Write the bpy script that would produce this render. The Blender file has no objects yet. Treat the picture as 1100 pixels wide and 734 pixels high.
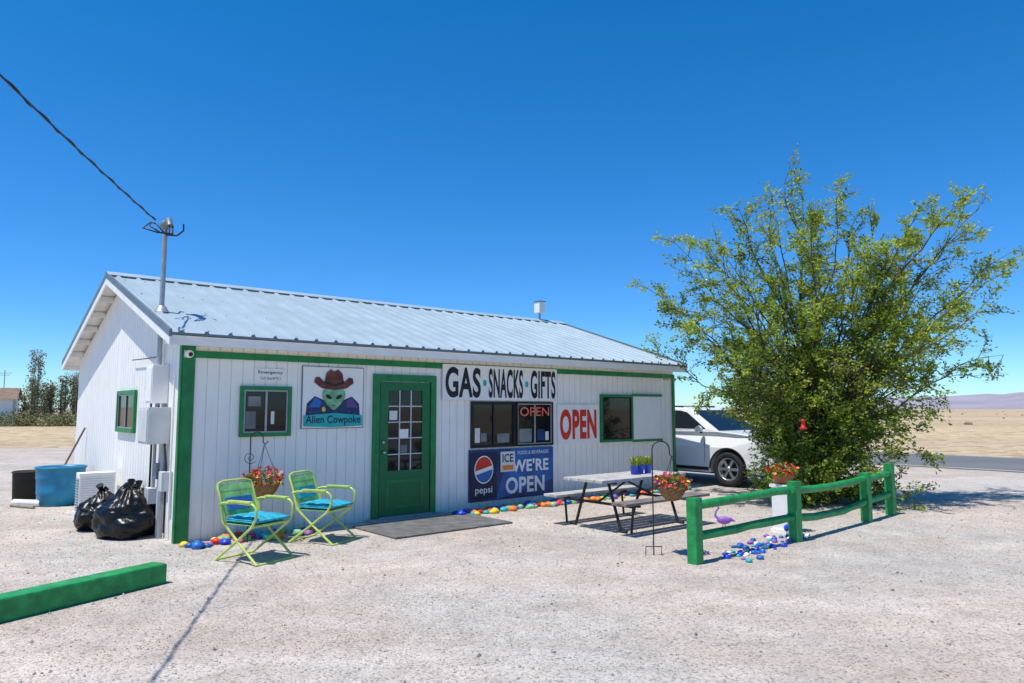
import bpy, math, random
import numpy as np
from mathutils import Vector, Matrix, noise
random.seed(7); rng=np.random.default_rng(7)
A=0.8651; CX,CY=-4.132,8.921
RZ=math.pi/2-A
def B(s,v,z=0):
    return Vector((CX+math.sin(A)*s-math.cos(A)*v, CY+math.cos(A)*s+math.sin(A)*v, z))
scn=bpy.context.scene
# ------------------------------------------------------------------ materials
def mat(name,col,rough=.6,var=.12,scale=6,bump=0,bscale=60,metal=0,spec=.4,dirt=None,coords='Object',bdist=.02):
    m=bpy.data.materials.new(name); m.use_nodes=True
    nt=m.node_tree; n=nt.nodes; l=nt.links; b=n['Principled BSDF']
    tc=n.new('ShaderNodeTexCoord')
    no=n.new('ShaderNodeTexNoise'); no.inputs['Scale'].default_value=scale; no.inputs['Detail'].default_value=4
    l.new(tc.outputs[coords],no.inputs['Vector'])
    r=n.new('ShaderNodeValToRGB')
    lo=[max(0,c*(1-var)) for c in col]; hi=[min(1,c*(1+var)) for c in col]
    r.color_ramp.elements[0].position=.3; r.color_ramp.elements[1].position=.7
    r.color_ramp.elements[0].color=(*lo,1); r.color_ramp.elements[1].color=(*hi,1)
    l.new(no.outputs['Fac'],r.inputs['Fac'])
    out=r.outputs['Color']
    if dirt:
        sep=n.new('ShaderNodeSeparateXYZ'); l.new(tc.outputs['Object'],sep.inputs[0])
        n2=n.new('ShaderNodeTexNoise'); n2.inputs['Scale'].default_value=5; n2.inputs['Detail'].default_value=8
        mp=n.new('ShaderNodeMapping'); mp.inputs['Scale'].default_value=(3,3,.35)
        l.new(tc.outputs['Object'],mp.inputs[0]); l.new(mp.outputs[0],n2.inputs['Vector'])
        ma=n.new('ShaderNodeMath'); ma.operation='MULTIPLY_ADD'; ma.inputs[1].default_value=1.1; 
        l.new(n2.outputs['Fac'],ma.inputs[0]); 
        inv=n.new('ShaderNodeMath'); inv.operation='MULTIPLY'; inv.inputs[1].default_value=-1.6
        l.new(sep.outputs['Z'],inv.inputs[0]); l.new(inv.outputs[0],ma.inputs[2])
        mr=n.new('ShaderNodeMapRange'); mr.inputs['From Min'].default_value=.1; mr.inputs['From Max'].default_value=.75; mr.inputs['To Max'].default_value=.55
        l.new(ma.outputs[0],mr.inputs['Value'])
        mx=n.new('ShaderNodeMixRGB'); mx.inputs['Color2'].default_value=(*dirt,1)
        l.new(mr.outputs[0],mx.inputs['Fac']); l.new(out,mx.inputs['Color1']); out=mx.outputs[0]
        n3=n.new('ShaderNodeTexNoise'); n3.inputs['Scale'].default_value=2.2; n3.inputs['Detail'].default_value=9; n3.inputs['Roughness'].default_value=.7
        mp3=n.new('ShaderNodeMapping'); mp3.inputs['Scale'].default_value=(4,4,.5)
        l.new(tc.outputs['Object'],mp3.inputs[0]); l.new(mp3.outputs[0],n3.inputs['Vector'])
        mr3=n.new('ShaderNodeMapRange'); mr3.inputs['From Min'].default_value=.52; mr3.inputs['From Max'].default_value=.8; mr3.inputs['To Max'].default_value=.28
        l.new(n3.outputs['Fac'],mr3.inputs['Value'])
        mx3=n.new('ShaderNodeMixRGB'); mx3.inputs['Color2'].default_value=(*dirt,1)
        l.new(mr3.outputs[0],mx3.inputs['Fac']); l.new(out,mx3.inputs['Color1']); out=mx3.outputs[0]
    l.new(out,b.inputs['Base Color'])
    b.inputs['Roughness'].default_value=rough; b.inputs['Metallic'].default_value=metal
    b.inputs['Specular IOR Level'].default_value=spec
    if bump:
        nb=n.new('ShaderNodeTexNoise'); nb.inputs['Scale'].default_value=bscale; nb.inputs['Detail'].default_value=4
        l.new(tc.outputs[coords],nb.inputs['Vector'])
        bp=n.new('ShaderNodeBump'); bp.inputs['Strength'].default_value=bump; bp.inputs['Distance'].default_value=bdist
        l.new(nb.outputs['Fac'],bp.inputs['Height']); l.new(bp.outputs[0],b.inputs['Normal'])
    return m
M={}
M['siding']=mat('white_siding',(.90,.87,.81),.55,.03,3,dirt=(.52,.43,.35))
M['whitetrim']=mat('white_trim',(.86,.84,.79),.5,.05,5)
M['green']=mat('green_paint',(.010,.20,.055),.45,.22,7)
M['greendoor']=mat('green_door_paint',(.008,.15,.045),.4,.12,5)
M['fencegreen']=mat('fence_green_paint',(.014,.26,.065),.5,.32,9,.4,40)
M['roof']=mat('metal_roofing',(.36,.44,.48),.55,.09,2,metal=.1,spec=.3)
M['roofdark']=mat('metal_trim',(.17,.21,.23),.5,.1,3,metal=.3)
M['glass']=mat('dark_glass',(.010,.012,.014),.05,.3,1.5,spec=.4)
M['curtain']=mat('blinds',(.20,.21,.21),.7,.3,4)
M['signwhite']=mat('sign_white',(.86,.84,.80),.45,.03,3)
M['black']=mat('black_paint',(.012,.012,.014),.5,.2,8)
M['red']=mat('red_paint',(.66,.03,.015),.5,.12,8)
M['teal']=mat('teal_paint',(.02,.42,.42),.5,.1,8)
M['banblue']=mat('banner_blue',(.008,.040,.17),.4,.45,3)
M['banblue2']=mat('banner_lightblue',(.02,.12,.38),.4,.4,3)
M['navy']=mat('navy',(.01,.014,.05),.5,.3,5)
M['purple']=mat('purple',(.14,.07,.24),.5,.2,5)
M['hat']=mat('hat_brown',(.15,.045,.035),.6,.45,10)
M['aliengreen']=mat('alien_green',(.20,.44,.24),.5,.35,9)
M['aliendark']=mat('alien_cape',(.02,.04,.13),.5,.5,20)
M['grey']=mat('grey_metal',(.38,.39,.40),.45,.1,10,metal=.4)
M['boxgrey']=mat('enclosure_grey',(.60,.61,.60),.5,.08,5)
M['iron']=mat('black_iron',(.015,.015,.015),.5,.2,10)
M['bag']=mat('bag_plastic',(.006,.006,.007),.33,.3,6,.35,9,spec=.35,bdist=.04)
M['blueplastic']=mat('blue_plastic',(.012,.20,.36),.45,.25,5)
M['rubber']=mat('black_rubber',(.02,.02,.02),.8,.2,10)
M['matc']=mat('door_mat',(.14,.135,.13),.9,.3,7,.3,80)
M['wood']=mat('weathered_wood',(.30,.25,.20),.8,.25,12,.3,50)
M['tabletop']=mat('table_top',(.48,.45,.41),.6,.25,8)
M['bench']=mat('bench_board',(.20,.17,.15),.7,.3,8)
M['cwhite']=mat('car_paint_white',(.80,.80,.80),.22,.02,2,spec=.6)
M['chrome']=mat('wheel_alloy',(.45,.45,.47),.3,.1,5,metal=.8)
M['tyre']=mat('tyre',(.02,.02,.02),.8,.2,20)
M['lamp']=mat('headlamp',(.6,.62,.65),.1,.1,10,spec=.8)
M['lime']=mat('lime_paint',(.52,.62,.15),.4,.22,10)
M['palegreen']=mat('pale_green_paint',(.30,.60,.20),.5,.3,9)
M['cushion']=mat('turquoise_cushion',(.02,.34,.46),.85,.4,14,.3,60)
M['cushionb']=mat('blue_cushion',(.03,.16,.42),.85,.25,14,.3,60)
M['coco']=mat('coco_liner',(.26,.14,.06),.95,.35,30,.6,60)
M['terra']=mat('terracotta',(.42,.16,.07),.8,.2,10)
M['potblue']=mat('blue_pot',(.02,.06,.55),.35,.1,5)
M['pink']=mat('pink',(.75,.10,.28),.6,.2,10)
M['yellow']=mat('yellow',(.80,.55,.04),.6,.15,10)
M['orange']=mat('orange',(.8,.22,.03),.6,.15,10)
M['lilac']=mat('lilac',(.30,.12,.45),.5,.15,10)
M['bark']=mat('bark',(.095,.072,.052),.9,.3,14)
M['drybark']=mat('dry_bark',(.24,.20,.15),.9,.25,2)
M['asphalt']=mat('asphalt',(.15,.148,.145),.85,.12,.4)
M['line']=mat('road_paint',(.6,.58,.52),.7,.2,3)
M['stone1']=mat('pebble_grey',(.39,.36,.325),.85,.15,3)
M['stone2']=mat('pebble_light',(.53,.48,.43),.85,.15,3)
M['stone3']=mat('pebble_dark',(.20,.165,.14),.85,.2,3)
M['concrete']=mat('concrete',(.36,.34,.31),.85,.2,6,.2,60)
M['paper']=mat('paper',(.7,.7,.66),.7,.08,20)
M['redglow']=mat('neon_red_tube',(.75,.16,.10),.4,.1,10)
M['hill']=mat('distant_hill',(.30,.27,.31),.95,.16,.004)  # mauve base colour stands in for distance haze
M['brownroof']=mat('brown_roof',(.22,.15,.11),.8,.2,2)
M['scrub']=mat('scrub',(.26,.22,.13),.9,.3,.3)
def leafmat(name,col,tr=.48):
    m=bpy.data.materials.new(name); m.use_nodes=True; nt=m.node_tree; n=nt.nodes; l=nt.links
    b=n['Principled BSDF']; o=n['Material Output']
    tc=n.new('ShaderNodeTexCoord'); no=n.new('ShaderNodeTexNoise'); no.inputs['Scale'].default_value=2.5; no.inputs['Detail'].default_value=1
    l.new(tc.outputs['Object'],no.inputs['Vector'])
    r=n.new('ShaderNodeValToRGB'); r.color_ramp.elements[0].position=.35; r.color_ramp.elements[1].position=.65
    r.color_ramp.elements[0].color=(*[c*.75 for c in col],1); r.color_ramp.elements[1].color=(*[c*1.3 for c in col],1)
    l.new(no.outputs['Fac'],r.inputs['Fac']); l.new(r.outputs[0],b.inputs['Base Color'])
    b.inputs['Roughness'].default_value=.5; b.inputs['Specular IOR Level'].default_value=.3
    t=n.new('ShaderNodeBsdfTranslucent'); l.new(r.outputs[0],t.inputs['Color'])
    mx=n.new('ShaderNodeMixShader'); mx.inputs[0].default_value=tr
    l.new(b.outputs[0],mx.inputs[1]); l.new(t.outputs[0],mx.inputs[2]); l.new(mx.outputs[0],o.inputs['Surface'])
    return m
M['leaf1']=leafmat('leaf_mid',(.25,.36,.040))
M['leaf2']=leafmat('leaf_bright',(.43,.50,.060))
M['leaf3']=leafmat('leaf_dark',(.10,.17,.024))
M['leafdry']=leafmat('leaf_dry',(.30,.27,.17))
# ------------------------------------------------------------------ mesh builder
class MB:
    def __init__(s): s.v=[]; s.f=[]; s.m=[]; s.sm=[]; s.mats=[]
    def mi(s,k):
        if k not in s.mats: s.mats.append(k)
        return s.mats.index(k)
    def add(s,vs,fs,k,smooth=False,T=None):
        o=len(s.v); i=s.mi(k)
        if T is not None: vs=[T@Vector(p) for p in vs]
        s.v+= [tuple(p) for p in vs]
        for f in fs: s.f.append(tuple(o+j for j in f)); s.m.append(i); s.sm.append(smooth)
    def box(s,x0,x1,y0,y1,z0,z1,k,T=None):
        vs=[(x0,y0,z0),(x1,y0,z0),(x1,y1,z0),(x0,y1,z0),(x0,y0,z1),(x1,y0,z1),(x1,y1,z1),(x0,y1,z1)]
        s.add(vs,[(0,3,2,1),(4,5,6,7),(0,1,5,4),(1,2,6,5),(2,3,7,6),(3,0,4,7)],k,False,T)
    def tube(s,pts,rad,k,n=8,cap=True,smooth=True,T=None):
        pts=[Vector(p) for p in pts]
        if not hasattr(rad,'__len__'): rad=[rad]*len(pts)
        vs=[];fs=[]; up=None
        for i,p in enumerate(pts):
            d=(pts[min(i+1,len(pts)-1)]-pts[max(i-1,0)])
            if d.length<1e-9: d=Vector((0,0,1))
            d.normalize()
            if up is None:
                up=Vector((0,0,1)) if abs(d.z)<.9 else Vector((1,0,0))
            a=d.cross(up); 
            if a.length<1e-6: a=d.orthogonal()
            a.normalize(); b=a.cross(d); up=b
            for j in range(n):
                t=2*math.pi*j/n; vs.append(p+(a*math.cos(t)+b*math.sin(t))*rad[i])
        for i in range(len(pts)-1):
            for j in range(n):
                fs.append((i*n+j,(i)*n+(j+1)%n,(i+1)*n+(j+1)%n,(i+1)*n+j))
        s.add(vs,fs,k,smooth,T)
        if cap:
            m=len(pts)-1
            s.add(vs[:n],[tuple(range(n))],k,False,T); s.add(vs[m*n:],[tuple(reversed(range(n)))],k,False,T)
    def lathe(s,prof,k,n=24,c=(0,0,0),smooth=True,T=None):
        vs=[];fs=[]
        for r,z in prof:
            for j in range(n):
                t=2*math.pi*j/n; vs.append((c[0]+r*math.cos(t),c[1]+r*math.sin(t),c[2]+z))
        for i in range(len(prof)-1):
            for j in range(n): fs.append((i*n+j,i*n+(j+1)%n,(i+1)*n+(j+1)%n,(i+1)*n+j))
        s.add(vs,fs,k,smooth,T)
    def ell(s,c,r,k,n=12,m=8,rough=0,seed=0,T=None,smooth=True):
        vs=[];fs=[]
        for i in range(m+1):
            ph=math.pi*i/m
            for j in range(n):
                t=2*math.pi*j/n
                d=Vector((math.sin(ph)*math.cos(t),math.sin(ph)*math.sin(t),math.cos(ph)))
                q=1+ (rough*noise.noise(d*2.1+Vector((seed*7.3,seed*3.1,0))) if rough else 0)
                vs.append((c[0]+d.x*r[0]*q,c[1]+d.y*r[1]*q,c[2]+d.z*r[2]*q))
        for i in range(m):
            for j in range(n): fs.append((i*n+j,(i+1)*n+j,(i+1)*n+(j+1)%n,i*n+(j+1)%n))
        s.add(vs,fs,k,smooth,T)
    def flat(s,pts,y,k,T=None):
        ar=sum(pts[i][0]*pts[(i+1)%len(pts)][1]-pts[(i+1)%len(pts)][0]*pts[i][1] for i in range(len(pts)))
        if ar<0: pts=pts[::-1]
        s.add([(p[0],y,p[1]) for p in pts],[tuple(range(len(pts)))],k,False,T)
    def disc(s,cx,cz,rx,rz,y,k,n=28,a0=0,a1=2*math.pi,T=None):
        s.flat([(cx+rx*math.cos(a0+(a1-a0)*i/n),cz+rz*math.sin(a0+(a1-a0)*i/n)) for i in range(n+ (0 if a1-a0>6.2 else 1))],y,k,T)
    def text(s,body,x0,x1,z0,z1,y,k,off=0.0,T=None):
        cu=bpy.data.curves.new('t','FONT'); cu.body=body; cu.offset=off; cu.space_character=1.0+off*2.0
        ob=bpy.data.objects.new('t',cu); scn.collection.objects.link(ob)
        bpy.context.view_layer.update()
        dg=bpy.context.evaluated_depsgraph_get(); me=ob.evaluated_get(dg).to_mesh()
        vs=[v.co.copy() for v in me.vertices]; fs=[tuple(p.vertices) for p in me.polygons]
        ob.evaluated_get(dg).to_mesh_clear(); bpy.data.objects.remove(ob)
        if not vs: return
        ax,bx=min(v.x for v in vs),max(v.x for v in vs); ay,by=min(v.y for v in vs),max(v.y for v in vs)
        s.add([(x0+(v.x-ax)/(bx-ax)*(x1-x0),y,z0+(v.y-ay)/(by-ay)*(z1-z0)) for v in vs],fs,k,False,T)
    def build(s,name,loc=(0,0,0),rz=0,parent=None,bevel=0):
        me=bpy.data.meshes.new(name); me.from_pydata(s.v,[],s.f)
        for k in s.mats: me.materials.append(M[k])
        me.polygons.foreach_set('material_index',s.m); me.polygons.foreach_set('use_smooth',s.sm); me.update()
        ob=bpy.data.objects.new(name,me); scn.collection.objects.link(ob)
        if parent: ob.parent=parent
        else: ob.location=loc; ob.rotation_euler=(0,0,rz)
        if bevel:
            md=ob.modifiers.new('bevel','BEVEL'); md.width=bevel; md.segments=2; md.limit_method='ANGLE'; md.angle_limit=math.radians(40)
        return ob
def empty(name,loc,rz):
    e=bpy.data.objects.new(name,None); scn.collection.objects.link(e); e.location=loc; e.rotation_euler=(0,0,rz); return e
# ------------------------------------------------------------------ building
L=10.0; D=6.96; ZE=2.584; ZR=3.82; VR=D/2; OV=.30; SL=(ZR-ZE)/(VR+OV)
def rooftop(y): return ZE+SL*((y+OV) if y<=VR else (D+OV-y))
shop=empty('roadside_shop_building',B(0,0),RZ)
def grooved(mb,length,top,T,pitch=.152,g=.014,dep=.012):
    x=0; 
    def quad(xa,xb,ya,yb): 
        mb.add([(xa,ya,0),(xb,yb,0),(xb,yb,top(xb)),(xa,ya,top(xa))],[(0,1,2,3)],'siding',False,T)
    while x<length:
        e=min(x+pitch-g,length); quad(x,e,0,0)
        if e<length:
            e2=min(e+g,length); quad(e,e,0,dep); quad(e,e2,dep,dep); quad(e2,e2,dep,0)
        x=x+pitch
w=MB()
grooved(w,L,lambda x:ZE-.03,Matrix.Identity(4))
TL=Matrix(((0,1,0,0),(-1,0,0,D),(0,0,1,0),(0,0,0,1)))
grooved(w,VR,lambda x:rooftop(D-x)-.10,TL)
TL2=Matrix(((0,1,0,0),(-1,0,0,VR),(0,0,1,0),(0,0,0,1)))
grooved(w,VR,lambda x:rooftop(VR-x)-.10,TL2)
w.add([(L,0,0),(L,D,0),(L,D,rooftop(D)-.1),(L,VR,ZR-.1),(L,0,rooftop(0)-.1)],[(0,1,2,3,4)],'siding')
w.add([(0,D,0),(L,D,0),(L,D,ZE),(0,D,ZE)],[(3,2,1,0)],'siding')
w.build('walls',parent=shop)
r=MB()
X0,X1=-.25,L+.06
xs=[(X0,0)]; x=X0+.10
while x<X1-.12:
    xs+=[(x,0),(x+.018,.028),(x+.05,.028),(x+.068,0)]; x+=.29
xs.append((X1,0))
for sgn in (0,1):
    ye=-OV-.03 if sgn==0 else D+OV+.03
    n=len(xs); ze=ZE-.03*SL
    vs=[(a,ye,ze+b) for a,b in xs]+[(a,VR,ZR+b) for a,b in xs]
    fs=[(i,i+1,n+i+1,n+i) if sgn==0 else (i,n+i,n+i+1,i+1) for i in range(n-1)]
    r.add(vs,fs,'roof')
    t=.03
    r.add([(X0,ye,ze-t),(X1,ye,ze-t),(X1,VR,ZR-t),(X0,VR,ZR-t)],[(0,3,2,1) if sgn==0 else (0,1,2,3)],'whitetrim')
    r.add([(a,ye,ze+b) for a,b in xs]+[(X1,ye,ze-t),(X0,ye,ze-t)],[tuple(range(n+2))],'roofdark')
for sgn in (-1,1):
    r.add([(X0-.01,VR,ZR+.055),(X1+.01,VR,ZR+.055),(X1+.01,VR+sgn*.17,ZR+.035-.17*SL),(X0-.01,VR+sgn*.17,ZR+.035-.17*SL)],[(0,1,2,3) if sgn>0 else (3,2,1,0)],'roof')
    r.add([(X0-.01,VR+sgn*.17,ZR+.035-.17*SL),(X1+.01,VR+sgn*.17,ZR+.035-.17*SL),(X1+.01,VR+sgn*.17,ZR+.010-.17*SL),(X0-.01,VR+sgn*.17,ZR+.010-.17*SL)],[(0,1,2,3)],'roofdark')
for xa,xb in ((X0-.012,X0+.02),(X1-.02,X1+.012)):
    for sgn in (0,1):
        ye=-OV-.035 if sgn==0 else D+OV+.035
        ze=ZE-.03*SL
        for (h0,h1,k,e) in ((-.055,.034,'roofdark',0),(-.16,-.057,'whitetrim',.005)):
            vs=[(xa+e,ye,ze+h0),(xb-e,ye,ze+h0),(xb-e,ye,ze+h1),(xa+e,ye,ze+h1),(xa+e,VR,ZR+h0),(xb-e,VR,ZR+h0),(xb-e,VR,ZR+h1),(xa+e,VR,ZR+h1)]
            r.add(vs,[(0,1,2,3),(4,7,6,5),(0,4,5,1),(1,5,6,2),(2,6,7,3),(3,7,4,0)],k)
r.box(X0+.02,X1-.02,-OV-.005,-OV+.02,ZE-.16,ZE-.045,'whitetrim')
r.box(X0+.02,X1-.02,-OV+.022,-.002,ZE-.14,ZE-.12,'whitetrim')
r.box(X0+.02,X1-.02,D+OV-.02,D+OV+.005,ZE-.16,ZE-.045,'whitetrim')
for y in np.arange(-.1,D+.2,.61):
    z=rooftop(y)-.033
    r.box(X0+.03,-.003,y-.02,y+.02,z-.10-.02*SL,z-.012,'whitetrim')
for i in range(34):
    xx=X0+.10+.29*i+.09
    if xx>X1-.1: break
    for yy in (-.2,.9,2.0,3.1): r.box(xx-.008,xx+.008,yy-.008,yy+.008,rooftop(yy)+.0,rooftop(yy)+.010,'roofdark')
r.build('roof',parent=shop)
t=MB()
t.box(-.02,.14,-.03,-.002,0.0,ZE-.14,'green')
t.box(-.03,-.002,-.03,.05,0.0,ZE-.14,'green')
t.box(.142,L-.06,-.026,-.002,2.295,2.385,'green')
t.box(L-.058,L+.02,-.03,-.002,0,2.385,'green')
t.box(L+.002,L+.022,-.001,.06,0,2.385,'green')
t.build('trim_boards',parent=shop,bevel=.004)
def window(name,x0,x1,z0,z1,fw=.05,mull=(.5,),fk='green',inner='grey',T=None,blind=None):
    b=MB()
    b.box(x0,x0+fw,-.045,-.003,z0,z1,fk,T); b.box(x1-fw,x1,-.045,-.003,z0,z1,fk,T)
    b.box(x0+fw,x1-fw,-.045,-.003,z1-fw,z1,fk,T); b.box(x0+fw,x1-fw,-.05,-.003,z0,z0+fw,fk,T)
    a,c=x0+fw,x1-fw; d,e=z0+fw,z1-fw
    b.box(a,c,-.016,-.004,d,e,'glass',T)
    q=.02
    b.box(a,a+q,-.032,-.017,d,e,inner,T); b.box(c-q,c,-.032,-.017,d,e,inner,T)
    b.box(a+q,c-q,-.032,-.017,d,d+q,inner,T); b.box(a+q,c-q,-.032,-.017,e-q,e,inner,T)
    for m in mull:
        xm=a+(c-a)*m; b.box(xm-.014,xm+.014,-.034,-.018,d+q,e-q,inner,T)
    if blind:
        for (u0,u1,w0,w1,k) in blind:
            b.box(a+(c-a)*u0,a+(c-a)*u1,-.0165-.002,-.0165,d+(e-d)*w0,d+(e-d)*w1,k,T)
    return b.build(name,parent=shop,bevel=.003)
window('small_window',.72,1.42,1.28,1.95,.05,(.5,),blind=[(.05,.28,.1,.5,'curtain'),(.1,.38,.62,.85,'curtain'),(.62,.7,.2,.5,'paper')])
window('display_window',4.52,5.47,1.0,1.77,.03,(.5,),'black','iron',blind=[(.06,.18,.08,.42,'paper'),(.2,.34,.1,.3,'curtain'),(.6,.9,.06,.28,'curtain')])
window('display_window',5.50,6.38,1.0,1.77,.03,(.5,),'black','grey',blind=[(.06,.42,.05,.38,'curtain'),(.58,.8,.08,.36,'banblue'),(.82,.92,.08,.3,'paper')])
window('side_display_window',7.66,8.62,1.0,1.93,.05,(.04,),'green','iron')
TW=Matrix(((0,1,0,0),(-1,0,0,0),(0,0,1,0),(0,0,0,1)))
window('gable_window',-3.35,-2.2,1.29,1.93,.06,(.5,),T=TW)
pn=MB(); pn.box(8.63,9.52,-.03,-.004,1.03,1.90,'signwhite')
pn.box(8.625,9.57,-.04,-.004,1.905,1.95,'green'); pn.box(8.625,9.57,-.04,-.004,.98,1.025,'green'); pn.box(9.525,9.57,-.04,-.004,1.03,1.90,'whitetrim')
pn.build('window_shutter',parent=shop)
ns=MB(); ns.text('OPEN',5.58,6.28,1.52,1.68,-.040,'redglow',.012); ns.build('neon_sign',parent=shop)
d=MB()
x0,x1=2.69,3.81
d.box(x0,x0+.10,-.05,-.003,0,2.17,'green'); d.box(x1-.10,x1,-.05,-.003,0,2.17,'green'); d.box(x0+.1,x1-.1,-.05,-.003,2.07,2.17,'green')
d.box(x0+.1,x1-.1,-.10,-.003,.0,.05,'grey')
a,b_=x0+.115,x1-.115
g0,g1,h0,h1=a+.14,b_-.14,.72,1.93
d.box(a,g0,-.035,-.004,.055,2.055,'greendoor'); d.box(g1,b_,-.035,-.004,.055,2.055,'greendoor')
d.box(g0,g1,-.035,-.004,.055,h0,'greendoor'); d.box(g0,g1,-.035,-.004,h1,2.055,'greendoor')
d.box(g0,g1,-.018,-.006,h0,h1,'glass')
for i in (1,2): 
    xm=g0+(g1-g0)*i/3; d.box(xm-.009,xm+.009,-.03,-.019,h0,h1,'boxgrey')
for i in range(1,5):
    zm=h0+(h1-h0)*i/5; d.box(g0,g1,-.029,-.0185,zm-.008,zm+.008,'boxgrey')
d.box(g0+.02,g0+.16,-.0325,-.0305,1.48,1.62,'paper'); d.box(g0+.20,g0+.36,-.0325,-.0305,1.2,1.34,'signwhite'); d.box(g0+.22,g0+.34,-.0325,-.0305,.98,1.1,'curtain')
d.box(a+.12,b_-.12,-.040,-.036,.16,.20,'green'); d.box(a+.12,b_-.12,-.040,-.036,.54,.58,'green')
d.box(a+.12,a+.16,-.040,-.036,.2,.54,'green'); d.box(b_-.16,b_-.12,-.040,-.036,.2,.54,'green')
d.ell((a+.06,-.075,1.0),(.03,.03,.03),'chrome'); d.tube([(a+.06,-.035,1.0),(a+.06,-.07,1.0)],.014,'chrome')
d.ell((a+.06,-.045,1.15),(.026,.014,.026),'chrome')
d.build('entrance_door',parent=shop,bevel=.003)
u=MB()
def rb(s0,s1,v0,v1,z0,z1,k): u.box(s0,s1,v0,v1,z0,z1,k)
rb(-.20,-.003,.58,.90,1.72,2.22,'signwhite'); rb(-.21,-.201,.60,.88,1.75,2.19,'whitetrim')
rb(-.27,-.003,.42,.88,1.20,1.67,'boxgrey'); rb(-.28,-.271,.44,.86,1.23,1.64,'boxgrey')
u.tube([(-.09,.72,1.67),(-.09,.72,1.72)],.03,'grey')
rb(-.14,-.003,1.0,1.2,1.9,2.05,'boxgrey')
u.tube([(-.06,.50,0),(-.06,.50,1.2)],.028,'grey'); u.tube([(-.06,.62,.0),(-.06,.62,1.2)],.018,'boxgrey'); u.tube([(-.06,.30,.1),(-.06,.30,.9),(-.06,.42,1.2)],.014,'iron')
u.tube([(-.08,.80,.5),(-.08,.80,1.2)],.022,'grey')
rb(-.16,-.003,.70,.90,.42,.62,'boxgrey'); rb(-.13,-.003,.22,.36,.62,.86,'boxgrey'); rb(-.12,-.003,.52,.66,.75,.95,'roofdark')
u.tube([(-.05,.14,.25),(-.05,.14,2.0)],.012,'whitetrim')
u.tube([(-.1,1.05,1.9),(-.06,1.05,1.2),(-.05,1.1,.3),(-.05,1.3,.08)],.014,'iron')
u.tube([(-.05,.9,2.35),(-.05,1.6,2.36),(-.05,2.4,2.38)],.008,'iron')
u.build('electrical_boxes',parent=shop,bevel=.008)
ms=MB()
ms.tube([(-.07,.82,2.22),(-.07,.82,4.12)],.033,'grey',12)
ms.lathe([(.10,-.02),(.06,.05),(.045,.07)],'grey',16,(-.07,.82,rooftop(.82)+.01))
ms.ell((-.07,.82,4.14),(.07,.09,.07),'roofdark'); ms.tube([(-.07,.82,4.13),(-.07,.66,4.17),(-.07,.60,4.08)],[.05,.045,.04],'roofdark',10)
for i,dx in enumerate((-.04,0,.04)):
    ms.tube([(-.07+dx,.62,4.1),(-.10+dx,.50,3.96),(-.22+dx,.42,3.93),(-.34+dx*2,.5,4.02+dx),(-.30,.62,4.10)],.010,'iron',6)
ms.tube([(-.07,.80,4.0),(.06,.74,4.0),(.12,.66,4.06),(.10,.60,4.14)],.012,'iron',6)
ms.build('service_mast',parent=shop)
rv=MB(); rv.tube([(9.3,VR,ZR),(9.3,VR,ZR+.22)],.03,'grey'); rv.box(9.2,9.4,VR-.1,VR+.1,ZR+.2,ZR+.48,'signwhite'); rv.box(9.18,9.42,VR-.12,VR+.12,ZR+.482,ZR+.50,'roofdark'); rv.build('roof_vent',parent=shop,bevel=.01)
fl=MB(); fl.ell((.04,-.12,2.33),(.05,.065,.05),'signwhite'); fl.ell((.04,-.16,2.325),(.03,.035,.03),'black'); fl.box(-.0,.08,-.06,-.031,2.29,2.38,'boxgrey'); fl.build('security_light',parent=shop)
# ------------------------------------------------------------------ signs
sg=MB(); X=(3.93,6.47); sg.box(X[0],X[1],-.048,-.03,1.79,2.37,'signwhite')
segs=[('GAS',3.98,4.70),('SNACKS',4.87,5.64),('GIFTS',5.82,6.43)]
for tx,a,b_ in segs: sg.text(tx,a,b_,1.83,2.33,-.051,'black',.03)
sg.disc(4.785,2.08,.04,.055,-.051,'teal'); sg.disc(5.73,2.08,.04,.055,-.051,'teal')
sg.build('shop_name_sign',B(0,0),RZ)
sg=MB(); sg.box(6.50,7.60,-.03,-.005,1.0,1.73,'signwhite'); sg.text('OPEN',6.56,7.54,1.08,1.64,-.033,'red',.045); sg.build('open_sign',B(0,0),RZ)
sg=MB(); sg.box(.90,1.34,-.02,-.004,2.02,2.19,'signwhite'); sg.text('Emergency',.95,1.29,2.11,2.16,-.023,'black',.01); sg.text('Call Sheriff 911',.98,1.26,2.04,2.08,-.023,'roofdark'); sg.build('emergency_notice_sign',B(0,0),RZ)
sg=MB(); sx=1.57; sz=1.37; W=.96; H=.88
def S(p): return (sx+p[0]*W,sz+p[1]*H)
sg.box(sx,sx+W,-.02,-.004,sz,sz+H,'roofdark')
y=-.026
sg.flat([S(p) for p in [(.012,.012),(.988,.012),(.988,.988),(.012,.988)]],-.0225,'signwhite')
sg.flat([S(p) for p in [(.06,.20),(.08,.40),(.20,.52),(.34,.46),(.50,.40),(.66,.46),(.80,.52),(.92,.40),(.94,.20)]],y,'aliendark')
sg.flat([S(p) for p in [(.10,.34),(.20,.50),(.30,.44),(.28,.34)]],y-.003,'banblue2'); sg.flat([S(p) for p in [(.90,.34),(.80,.50),(.70,.44),(.72,.34)]],y-.003,'purple')
sg.flat([S((.5+.19*math.cos(a)*(1 if math.sin(a)>0 else (1-.55*abs(math.sin(a))**1.5)),.54+(.17 if math.sin(a)>0 else .24)*math.sin(a))) for a in np.linspace(0,2*math.pi,40,endpoint=False)],y-.006,'aliengreen')
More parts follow.
